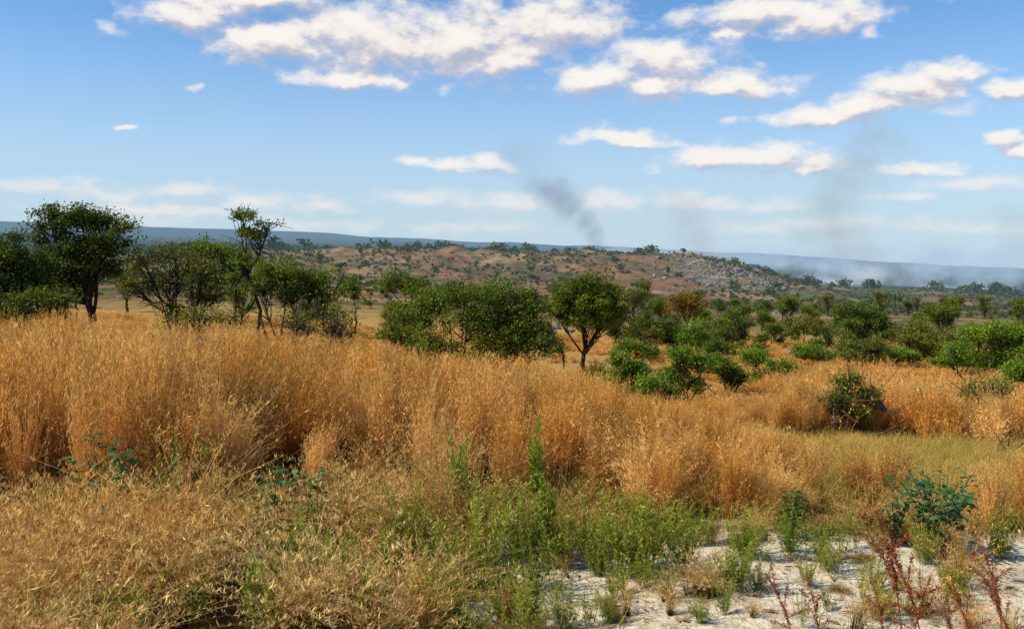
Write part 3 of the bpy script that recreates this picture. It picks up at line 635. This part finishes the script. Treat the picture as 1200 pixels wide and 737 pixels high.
keep = R.random(len(x)) < np.clip(sst(.47, .57, n)*.75+.06+.35*val_+.25*sst(400, 150, s), 0, 1); x, y = x[keep], y[keep]
do_scatter('bushland', 'scattered bush and small trees over distant slopes', 'bushland', pc_far, 8, x, y, R.uniform(.6, 2.6, len(x)), dz=.1)
x, y, s = wedge(12000, 900, 3600)
n = fbm(x/200, y/300, 83, 3); keep = R.random(len(x)) < sst(.3, .55, n); x, y = x[keep], y[keep]
do_scatter('distant_woodland', 'continuous hazy woodland covering the far plain', 'woodland', pc_far, 8, x, y, R.uniform(8, 17, len(x)), dz=.5)

# ---- boulders
rk = [rock(400+i, mat=M_rock, flat=.75) for i in range(6)]
def boulder(px, py, sz, lab='grey granite boulder on a grassy hillside'):
    p_ = on_ground(px, py)
    sc = sz*p_[1]/F
    single('boulder', lab, 'boulder', p_+[0, 0, sc*.15], rk[int(R.integers(0, 6))], R.uniform(0, 6.28), (sc, sc*R.uniform(.7, 1), sc*R.uniform(.6, 1)), group='granite boulders on the hillside')
for _ in range(120):
    px = R.normal(845, 45); py = 301+max(px-800, 0)*.2+abs(R.normal(0, 16)); boulder(px, py, R.uniform(1.2, 4.4))
for _ in range(50):
    boulder(R.uniform(430, 800), R.uniform(297, 330), R.uniform(.9, 2.6))
for _ in range(40):
    boulder(R.normal(465, 35), R.normal(330, 14), R.uniform(1, 3.0))
for px, py, sz in [(652, 386, 9), (668, 390, 7), (700, 392, 6), (640, 392, 5), (715, 414, 5), (456, 352, 7), (466, 356, 5), (626, 378, 5), (690, 381, 4), (418, 362, 4), (60, 380, 8)]:
    boulder(px, py, sz, 'pale weathered rock outcrop in golden grass')
xy = []
for _ in range(600):
    if R.random() < .7: px = R.normal(845, 48); py = 302+max(px-780, 0)*.17+abs(R.normal(0, 17))
    else: px = R.uniform(380, 800); py = R.uniform(294, 340)
    p_ = on_ground(px, py); xy.append(p_[:2])
xy = np.array(xy); pc_rk = proto_coll('hill_rock', rk)
do_scatter('hillside_rubble', 'loose grey rocks strewn over the hill', 'rocks', pc_rk, 6, xy[:, 0], xy[:, 1], R.uniform(.3, 1.1, len(xy)))

# ------------------------------------------------------------------ FOREGROUND PLANTS
def weed_mesh(seed, nst, h, leaf, mat, spread=.06, lean=.12, per=38, asp=.22):
    rg = np.random.default_rng(seed); tb = B(); cb = B()
    for _ in range(nst):
        a = rg.uniform(0, 6.28); b0 = np.array([math.cos(a), math.sin(a), 0])*spread*rg.random()
        hh = h*rg.uniform(.5, 1); tp = b0+np.array([math.cos(a)*lean*hh*2*rg.random(), math.sin(a)*lean*hh*2*rg.random(), hh])
        P = bez(b0, (b0+tp)/2+rg.normal(0, .03, 3), tp, 8); tube(tb, P, np.linspace(.004, .0015, 8), 4)
        t = rg.uniform(.12, 1, per)**.8; k_ = np.minimum((t*7).astype(int), 6); f = (t*7-k_)[:, None]; pos_ = P[k_]*(1-f)+P[k_+1]*f
        aa = rg.uniform(0, 6.28, per); dirs = np.stack([np.cos(aa), np.sin(aa), rg.uniform(.5, 1.6, per)], 1)
        leaves(cb, pos_, leaf*(1.15-.6*t)*rg.uniform(.7, 1.2, per), rg, up=.8, asp=asp, r=np.clip(.25+.55*t+rg.normal(0, .12, per), 0, 1), dirs=dirs)
    V, Q, A = tb.get(); V2, Q2, A2 = cb.get()
    return mesh_from('weed_stem', V, Q, A, [M_weed]), mesh_from('weed_leaves', V2, Q2, A2, [mat])
wk = [weed_mesh(501, 9, 1.0, .08, M_weed, per=38), weed_mesh(502, 24, 1.0, .085, M_weed, .14, .24, 46), weed_mesh(503, 4, 1.0, .09, M_bright, .03, .05, 95), weed_mesh(504, 14, 1.0, .085, M_bright, .1, .18)]
weeds = [(540, 650, 165, 2), (548, 700, 145, 1), (480, 660, 115, 0), (628, 615, 145, 2), (738, 676, 115, 1), (795, 672, 100, 1), (860, 695, 80, 1), (205, 625, 140, 2), (182, 640, 115, 0),
         (225, 625, 115, 3), (282, 640, 100, 0), (660, 737, 60, 1), (690, 735, 55, 0), (590, 695, 80, 3), (440, 655, 105, 0), (520, 710, 105, 3), (760, 665, 85, 1), (925, 645, 65, 3), (1115, 700, 50, 1), (940, 735, 50, 0),
         (1040, 720, 35, 1), (820, 730, 40, 1), (600, 725, 60, 0), (100, 710, 100, 1), (30, 700, 95, 0), (330, 675, 90, 0), (395, 645, 95, 3), (60, 655, 100, 3), (570, 665, 115, 0), (690, 650, 60, 1), (1170, 650, 60, 3), (880, 655, 60, 3),
         (1085, 655, 50, 1), (1010, 700, 45, 0), (970, 670, 55, 1), (500, 735, 85, 1), (150, 655, 100, 3), (250, 690, 85, 0), (535, 640, 165, 2), (200, 655, 135, 2), (455, 700, 115, 2), (640, 660, 125, 2), (870, 655, 70, 1), (780, 700, 45, 1), (720, 700, 50, 1),
         (380, 725, 120, 2), (300, 745, 125, 2), (120, 725, 115, 2), (430, 745, 110, 2), (350, 700, 110, 2), (610, 655, 90, 1), (655, 665, 85, 1), (700, 672, 75, 1), (625, 690, 70, 1)]
for _ in range(85):
    s_ = R.uniform(-40, 640) if R.random() < .5 else R.uniform(640, 1240)
    weeds.append((s_, R.uniform(625, 775) if s_ < 640 else R.uniform(615, 735), R.uniform(60, 115)*(1 if s_ < 640 else .5), int(R.choice([0, 1, 0, 2, 0]) if s_ < 640 else R.choice([0, 1, 1, 3]))))
for k_, (px, py, hp, ki) in enumerate(weeds):
    p_ = on_ground(px, py); hh = hp/F*p_[1]*1.02
    sw = min(1.2, hh*1.3)
    thing('green_weed', ['bushy yellow-green weed with narrow leaves', 'wide yellow-green leafy weed clump', 'slender upright green leafy stem', 'leafy bright green weed clump'][ki], 'weed', p_, [('stem', wk[ki][0]), ('leaves', wk[ki][1])], R.uniform(0, 6.28), (sw, sw, hh), group='green weeds along the sandy edge')
def broad(seed, h, w, nst, nlf, leaf, mat):
    rg = np.random.default_rng(seed); tb = B(); cb = B()
    for _ in range(nst):
        a = rg.uniform(0, 6.28); tp = np.array([math.cos(a)*w*.5*rg.random()**.6, math.sin(a)*w*.5*rg.random()**.6, h*rg.uniform(.45, 1)])
        P = bez(np.array([0, 0, -.03])+rg.normal(0, .03, 3)*[1, 1, 0], np.array([tp[0]*.3, tp[1]*.3, tp[2]*.6]), tp, 8); tube(tb, P, np.linspace(.009, .003, 8), 5)
        n = nlf; t = rg.uniform(.3, 1, n); k_ = np.minimum((t*7).astype(int), 6); f = (t*7-k_)[:, None]; pos_ = P[k_]*(1-f)+P[k_+1]*f+rg.normal(0, .035, (n, 3))
        aa = rg.uniform(0, 6.28, n); dirs = norm(np.stack([np.cos(aa), np.sin(aa), rg.uniform(-.3, .8, n)], 1)); side = norm(np.cross(dirs, [0, 0, 1.])+rg.normal(0, .25, (n, 3))); nn = np.cross(side, dirs)
        L = leaf*rg.uniform(.6, 1.2, n)[:, None]; W = L*.30
        pts = [pos_, pos_+dirs*L*.3+side*W+nn*L*.10, pos_+dirs*L*.35, pos_+dirs*L*.3-side*W+nn*L*.10,
               pos_+dirs*L*.7+side*W*.8+nn*L*.06, pos_+dirs*L*.72-nn*L*.04, pos_+dirs*L*.7-side*W*.8+nn*L*.06, pos_+dirs*L-nn*L*.12]
        V = np.stack(pts, 1).reshape(-1, 3)
        q = np.array([[0, 1, 2, 3], [1, 4, 5, 2], [2, 5, 6, 3], [5, 4, 7, 6]])
        Q = (np.arange(n)[:, None, None]*8+q[None]).reshape(-1, 4)
        cb.add(V, Q, np.repeat(np.clip(rg.normal(.5, .22, n), 0, 1), 8), .5)
    V, Q, A = tb.get(); V2, Q2, A2 = cb.get()
    return mesh_from('shrub_stem', V, Q, A, [M_twig]), mesh_from('shrub_leaves', V2, Q2, A2, [mat], smooth=True)
for px, py, wpx, hpx, nst, nl, lf, mt, lab in [
    (1100, 652, 115, 112, 24, 22, .085, M_blue, 'bluish-green broad leaved shrub beside sandy ground'),
    (1050, 640, 60, 70, 9, 14, .08, M_blue, 'small broad leaved shrub with reddish stems'),
    (122, 650, 85, 160, 13, 22, .11, M_blue, 'tall broad leaved green sapling among golden grass'),
    (160, 650, 60, 115, 10, 18, .10, M_blue, 'tall broad leaved green sapling among golden grass'),
    (320, 655, 70, 112, 14, 20, .09, M_blue, 'broad leaved blue-green shrub in straw grass'),
    (368, 655, 60, 104, 13, 20, .09, M_blue, 'broad leaved blue-green shrub in straw grass'),
    (928, 630, 55, 60, 12, 22, .06, M_dark, 'low dark leafy shrub in dry grass'),
    (832, 600, 60, 60, 10, 18, .05, M_green, 'low green twiggy shrub in dry grass'),
    (15, 720, 70, 75, 9, 18, .08, M_dark, 'dark leafy shrub in shaded grass'),
    (52, 640, 60, 80, 9, 14, .08, M_blue, 'small blue-green shrub under tall grass')]:
    p_ = on_ground(px, py); k_ = p_[1]/F
    ms = broad(600+px, hpx*k_, wpx*k_, nst, nl, lf, mt)
    thing('leafy_shrub', lab, 'shrub', p_, [('stem', ms[0]), ('leaves', ms[1])])
def dock(seed):
    rg = np.random.default_rng(seed); tb = B(); cb = B()
    tp = np.array([rg.uniform(.15, .4), rg.uniform(-.1, .1), 1.0]); P = bez(np.zeros(3), np.array([tp[0]*.2, 0, .55]), tp, 10)
    tube(tb, P, np.linspace(.007, .002, 10), 5); paths = [P]
    for _ in range(6):
        k_ = rg.integers(3, 9); st = P[k_]; en = st+np.array([rg.normal(0, .12), rg.normal(0, .12), rg.uniform(.1, .28)]); q_ = bez(st, (st+en)/2+[0, 0, .02], en, 6); tube(tb, q_, np.linspace(.003, .0015, 6), 4); paths.append(q_)
    for m_, q_ in enumerate(paths):
        n = 450 if m_ == 0 else 150; t = rg.uniform(.38 if m_ == 0 else .1, 1, n); kk_ = t*(len(q_)-1); i0 = np.minimum(kk_.astype(int), len(q_)-2); f = (kk_-i0)[:, None]
        wh = .020*(.6+.4*np.sin(t*40)[:, None])
        pos_ = q_[i0]*(1-f)+q_[i0+1]*f+rg.normal(size=(n, 3))*wh
        leaves(cb, pos_, .015*rg.uniform(.6, 1.3, n), rg, up=.2, asp=.9)
    V, Q, A = tb.get(); V2, Q2, A2 = cb.get()
    return mesh_from('dock_stem', V, Q, A, [M_rust]), mesh_from('dock_seeds', V2, Q2, A2, [M_rust])
dk = [dock(701), dock(702), dock(703)]
for px, d_, tpy, ki, yw in [(935, 5.7, 668, 0, 3.1), (965, 5.6, 678, 1, 2.8), (1060, 5.9, 592, 2, 3.3), (1085, 5.8, 628, 0, 3.0), (1070, 5.7, 672, 1, .3), (1180, 5.8, 640, 2, 3.2), (1195, 5.6, 690, 0, 2.9), (585, 5.8, 690, 1, .5), (1040, 5.7, 690, 1, 2.6), (1120, 5.7, 690, 2, 3.6), (1150, 5.6, 680, 0, 2.9)]:
    u, _ = ray(px, 700); t_ = survey(px, tpy, d_)[2]; z_ = float(terrain(u*d_, d_)); hh = max(t_-z_, .4)
    thing('rusty_dock', 'rusty red seed stalk standing on sandy ground', 'plant', (u*d_, d_, z_), [('stem', dk[ki][0]), ('seed_head', dk[ki][1])], yw, hh, group='rusty red dock stalks')

# ------------------------------------------------------------------ SMOKE + CLOUDS (soft vapour sheets standing at their real distance)
def vapour(name, lab, cat, group, gi_, els, opac, dist, stops, edge=(-.06, .75), amp=1.9, off0=.92, nsc=24, wsc=14, wamp=(.09, .034), ystretch=1.7, gx=1.30, gy=1.42, strength=.95, detail=8, grow=2.3, twosample=True):
    els = np.array(els, float)
    x0 = (els[:, 0]-grow*els[:, 2]).min()-14; x1 = (els[:, 0]+grow*els[:, 2]).max()+14; y0 = (els[:, 1]-(grow+.2)*els[:, 3]).min()-14; y1 = (els[:, 1]+(grow+.2)*els[:, 3]).max()+14
    cx, cy = (x0+x1)/2, (y0+y1)/2
    u, v = ray(cx, cy); dr = Vector((u, 1, v)).normalized(); ctr = dr*dist+Vector((0, 0, CAMH))
    zax = -dr; xax = Vector((0, 0, 1)).cross(zax).normalized(); yax = zax.cross(xax)
    u1, v1 = ray(cx+1, cy); sc = (Vector((u1, 1, v1)).normalized()-dr).length*dist
    hw_, hh_ = (x1-x0)/2*sc, (y1-y0)/2*sc
    V = np.array([[-hw_, -hh_, 0], [hw_, -hh_, 0], [hw_, hh_, 0], [-hw_, hh_, 0]])
    m, nt = newmat(name+'_vapour')
    tc = nt.nodes.new('ShaderNodeTexCoord').outputs['Object']
    def field(off):
        a = nt.nodes.new('ShaderNodeVectorMath'); a.operation = 'MULTIPLY_ADD'; nt.links.new(tc, a.inputs[0]); a.inputs[1].default_value = (1/(sc*F), 1/(sc*F), 0); a.inputs[2].default_value = (off[0]+gi_*3.1, off[1]+gi_*1.7, 0)
        mp = nt.nodes.new('ShaderNodeVectorMath'); mp.operation = 'MULTIPLY'; nt.links.new(a.outputs[0], mp.inputs[0]); mp.inputs[1].default_value = (1, ystretch, 1)
        nz = noise(nt, mp.outputs[0], wsc, 3, .6, col=True)
        s_ = nt.nodes.new('ShaderNodeVectorMath'); s_.operation = 'SUBTRACT'; nt.links.new(nz, s_.inputs[0]); s_.inputs[1].default_value = (.5, .5, .5)
        m2 = nt.nodes.new('ShaderNodeVectorMath'); m2.operation = 'MULTIPLY_ADD'; nt.links.new(s_.outputs[0], m2.inputs[0]); m2.inputs[1].default_value = (*wamp, 0); nt.links.new(a.outputs[0], m2.inputs[2])
        cur = None
        for (px, py, rx, ry) in els:
            ax = rx/F*gx; ay = ry/F*gy; uu = (px-cx)/F+gi_*3.1; vv = -(py-cy)/F+gi_*1.7
            mq = nt.nodes.new('ShaderNodeVectorMath'); mq.operation = 'MULTIPLY_ADD'; nt.links.new(m2.outputs[0], mq.inputs[0]); mq.inputs[1].default_value = (1/ax, 1/ay, 0); mq.inputs[2].default_value = (-uu/ax, -vv/ay, 0)
            dt = nt.nodes.new('ShaderNodeVectorMath'); dt.operation = 'LENGTH'; nt.links.new(mq.outputs[0], dt.inputs[0])
            cur = dt.outputs['Value'] if cur is None else math_(nt, 'SMOOTH_MIN', cur, dt.outputs['Value'], .3)
        fb = noise(nt, mp.outputs[0], nsc, detail, .60)
        return math_(nt, 'ADD', math_(nt, 'SUBTRACT', off0, cur), math_(nt, 'MULTIPLY', math_(nt, 'SUBTRACT', fb, .5), amp))
    d0 = field((0, 0))
    mask = math_(nt, 'MULTIPLY', smooth_(nt, d0, *edge), opac)
    em = nt.nodes.new('ShaderNodeEmission'); em.inputs[1].default_value = strength  # sheets are self-lit; lit tops and shaded bases are painted into the emission
    if twosample:
        d1 = field((-.004, .016)); shade = smooth_(nt, math_(nt, 'SUBTRACT', d1, d0), -.55, .6)
        nt.links.new(ramp(nt, stops, shade), em.inputs[0])
    else: em.inputs[0].default_value = (*stops, 1)
    tr = nt.nodes.new('ShaderNodeBsdfTransparent'); mx = nt.nodes.new('ShaderNodeMixShader'); nt.links.new(mask, mx.inputs[0]); nt.links.new(tr.outputs[0], mx.inputs[1]); nt.links.new(em.outputs[0], mx.inputs[2])
    o = nt.nodes.new('ShaderNodeOutputMaterial'); nt.links.new(mx.outputs[0], o.inputs['Surface'])
    m.cycles.emission_sampling = 'NONE'
    me = mesh_from(name, V, np.array([[0, 1, 2, 3]]), None, [m]); ob = bpy.data.objects.new(name, me); link(ob)
    ob.matrix_world = Matrix.Translation(ctr) @ Matrix((xax, yax, zax)).transposed().to_4x4()
    ob["label"] = lab; ob["category"] = cat; ob["group"] = group
SM = dict(edge=(-.15, 1.2), amp=2.2, off0=1.0, nsc=20, wsc=14, wamp=(.035, .03), ystretch=.9, gx=1.5, gy=1.7, strength=1.0, detail=5, twosample=False)
vapour('smoke_plume', 'dark grey smoke plume rising from a bushfire', 'smoke', 'bushfire smoke plumes', 50, [(704, 300, 9, 10), (698, 287, 10, 11), (691, 274, 11, 12), (682, 260, 13, 13), (672, 247, 15, 13), (660, 234, 17, 12), (646, 222, 18, 12)], .58, 1300, (.23, .29, .39), **SM)
vapour('smoke_plume', 'thin drifting smoke trailing above a plume', 'smoke', 'bushfire smoke plumes', 51, [(640, 216, 26, 16), (626, 198, 30, 18), (612, 185, 26, 14)], .28, 1310, (.33, .42, .55), **SM)
vapour('smoke_plume', 'broad faint brown smoke column above the plain', 'smoke', 'bushfire smoke plumes', 52, [(990, 302, 40, 20), (980, 274, 40, 24), (976, 246, 38, 26), (988, 216, 40, 26), (1006, 188, 40, 22), (1020, 162, 34, 20)], .42, 1700, (.37, .41, .46), **SM)
vapour('smoke_plume', 'faint grey smoke wisp above the hill', 'smoke', 'bushfire smoke plumes', 53, [(822, 296, 22, 12), (814, 280, 24, 14), (804, 262, 26, 14), (794, 246, 24, 12)], .38, 1400, (.38, .45, .56), **SM)
vapour('smoke_plume', 'pale smoke column at the edge of the plain', 'smoke', 'bushfire smoke plumes', 54, [(1195, 290, 26, 24), (1190, 260, 24, 20)], .30, 1800, (.40, .46, .56), **SM)
SB = dict(SM); SB.update(edge=(-.15, 1.35), amp=2.2, wamp=(.07, .028), ystretch=1.5, off0=1.05)
vapour('smoke_bank', 'pale blue smoke layer drifting over the plain', 'smoke', 'bushfire smoke plumes', 55, [(890, 306, 60, 11), (970, 314, 80, 18), (1080, 312, 100, 18), (1180, 318, 90, 20), (960, 334, 50, 10), (1120, 338, 80, 9)], .80, 1650, (.42, .56, .74), **SB)
vapour('smoke_bank', 'white smoke rising from a burning slope', 'smoke', 'bushfire smoke plumes', 57, [(985, 332, 34, 8), (1010, 320, 36, 10)], .6, 1500, (.62, .70, .80), **SB)
vapour('smoke_bank', 'thin smoke behind the rocky hill', 'smoke', 'bushfire smoke plumes', 56, [(720, 293, 40, 8), (780, 296, 40, 9), (850, 298, 50, 10)], .68, 1500, (.50, .62, .77), **SB)
RC = 22000.0
cloud_groups = [
 ('large white cumulus bank with grey underside', 1.0, [(230, 24, 58, 19), (318, 52, 72, 21), (430, 46, 110, 40), (550, 44, 115, 40), (655, 22, 90, 29), (410, 90, 90, 12), (300, 5, 105, 15), (600, 72, 55, 13)]),
 ('broken white cumulus cloud with soft edges', 1.0, [(700, 90, 54, 19), (785, 68, 62, 20), (850, 100, 78, 17), (755, 98, 64, 14)]),
 ('broad white cumulus cloud with soft edges', 1.0, [(880, 12, 76, 19), (962, 22, 84, 21), (845, 38, 38, 11)]),
 ('slanting white cloud with flat grey base', 1.0, [(965, 136, 70, 12), (1015, 124, 60, 17), (1060, 108, 66, 20), (1110, 90, 42, 13)]),
 ('small torn wisp of white cloud', .8, [(1115, 130, 34, 8)]),
 ('small flat based white cloud', .95, [(725, 162, 56, 11), (765, 170, 38, 8)]),
 ('flat based white cloud with rounded top', .95, [(830, 184, 60, 15), (900, 188, 80, 18), (955, 194, 42, 9)]),
 ('small flat based white cloud', .9, [(525, 193, 56, 8), (575, 186, 26, 8)]),
 ('small flat based white cloud', .85, [(1075, 199, 50, 10)]),
 ('puffy white cloud with grey base', .95, [(1190, 106, 28, 15)]),
 ('puffy white cloud with grey base', .95, [(1185, 160, 30, 11), (1205, 176, 36, 10)]),
 ('thin pale cloud streak low in the sky', .75, [(1150, 216, 90, 12), (1060, 228, 60, 9)]),
 ('tiny white cloud puff', .8, [(130, 38, 14, 8)]), ('tiny white cloud puff', .85, [(150, 150, 18, 4)]), ('tiny white cloud puff', .7, [(232, 104, 10, 5)]),
 ('tiny white cloud puff', .8, [(523, 100, 16, 7)]), ('tiny white cloud puff', .8, [(1018, 40, 12, 8)]), ('tiny white cloud puff', .7, [(855, 145, 12, 5)]),
 ('long low bank of pale horizon cloud', .78, [(50, 222, 50, 10), (130, 228, 60, 13), (215, 222, 60, 12), (300, 234, 70, 13), (390, 240, 50, 10), (180, 245, 120, 10)]),
 ('long low bank of pale horizon cloud', .68, [(490, 230, 60, 12), (590, 238, 80, 13), (720, 238, 70, 14), (820, 236, 60, 11), (900, 242, 40, 9)]),
 ('faint low cloud near the horizon', .45, [(980, 262, 120, 10), (880, 270, 60, 8), (1130, 266, 70, 9)]),
 ('faint low cloud near the horizon', .42, [(140, 256, 100, 9), (380, 262, 110, 9), (560, 266, 100, 8)])]
for gi_, (lab, opac, els) in enumerate(cloud_groups):
    st = [(0, (1.0, .96, .91)), (.36, (.92, .86, .83)), (.60, (.70, .68, .73)), (1, (.50, .53, .64))] if opac > .8 else [(0, (.94, .90, .88)), (1, (.68, .70, .78))]
    vapour('cloud', lab, 'cloud', 'clouds in the sky', gi_, els, opac, RC+gi_*60, st, edge=(-.06, .75 if opac > .8 else 1.1), amp=1.9, off0=1.0, nsc=21)

# ------------------------------------------------------------------ WORLD
AZs, ELs = radians(-105), radians(47)
w = bpy.data.worlds.new("World"); scene.world = w; w.use_nodes = True; nt = w.node_tree; nt.nodes.clear()
gen = nt.nodes.new('ShaderNodeTexCoord').outputs['Generated']
sep = nt.nodes.new('ShaderNodeSeparateXYZ'); nt.links.new(gen, sep.inputs[0])
cz = math_(nt, 'MAXIMUM', sep.outputs[2], .02)
cb_ = nt.nodes.new('ShaderNodeCombineXYZ'); nt.links.new(sep.outputs[0], cb_.inputs[0]); nt.links.new(sep.outputs[1], cb_.inputs[1]); nt.links.new(cz, cb_.inputs[2])
sky = nt.nodes.new('ShaderNodeTexSky'); sky.sky_type = 'NISHITA'; sky.sun_disc = False; sky.sun_elevation = ELs; sky.sun_rotation = AZs % (2*math.pi)
sky.air_density = 1.0; sky.dust_density = 1.0; sky.ozone_density = 2.0; sky.altitude = 1200
nt.links.new(cb_.outputs[0], sky.inputs[0])
bs = nt.nodes.new('ShaderNodeBackground'); bs.inputs[1].default_value = .12
body = mixc(nt, 1.0, sky.outputs[0], (.72, 1.07, 1.33), 'MULTIPLY')
hz = mixc(nt, math_(nt, 'MULTIPLY', smooth_(nt, sep.outputs[2], .28, -.03), .85), body, (4.6, 5.6, 6.6))
nt.links.new(hz, bs.inputs[0])
wo = nt.nodes.new('ShaderNodeOutputWorld'); nt.links.new(bs.outputs[0], wo.inputs[0])

S = Vector((math.sin(AZs)*math.cos(ELs), math.cos(AZs)*math.cos(ELs), math.sin(ELs)))
sl = bpy.data.lights.new('sun', 'SUN'); sl.energy = 5.0; sl.angle = radians(.5); sl.color = (1, .94, .83)
so = bpy.data.objects.new('sun', sl); link(so); so.rotation_euler = S.to_track_quat('Z', 'Y').to_euler(); so.location = (0, 0, 50)

cam = bpy.data.cameras.new('camera'); cam.sensor_width = 36; cam.lens = 36*F/1200; cam.clip_end = 60000; cam.clip_start = .1
co = bpy.data.objects.new('camera', cam); link(co); co.location = (0, 0, CAMH); co.rotation_euler = (math.pi/2-PITCH, 0, 0)
scene.camera = co
scene.view_settings.view_transform = 'Standard'; scene.view_settings.look = 'None'; scene.view_settings.exposure = 0
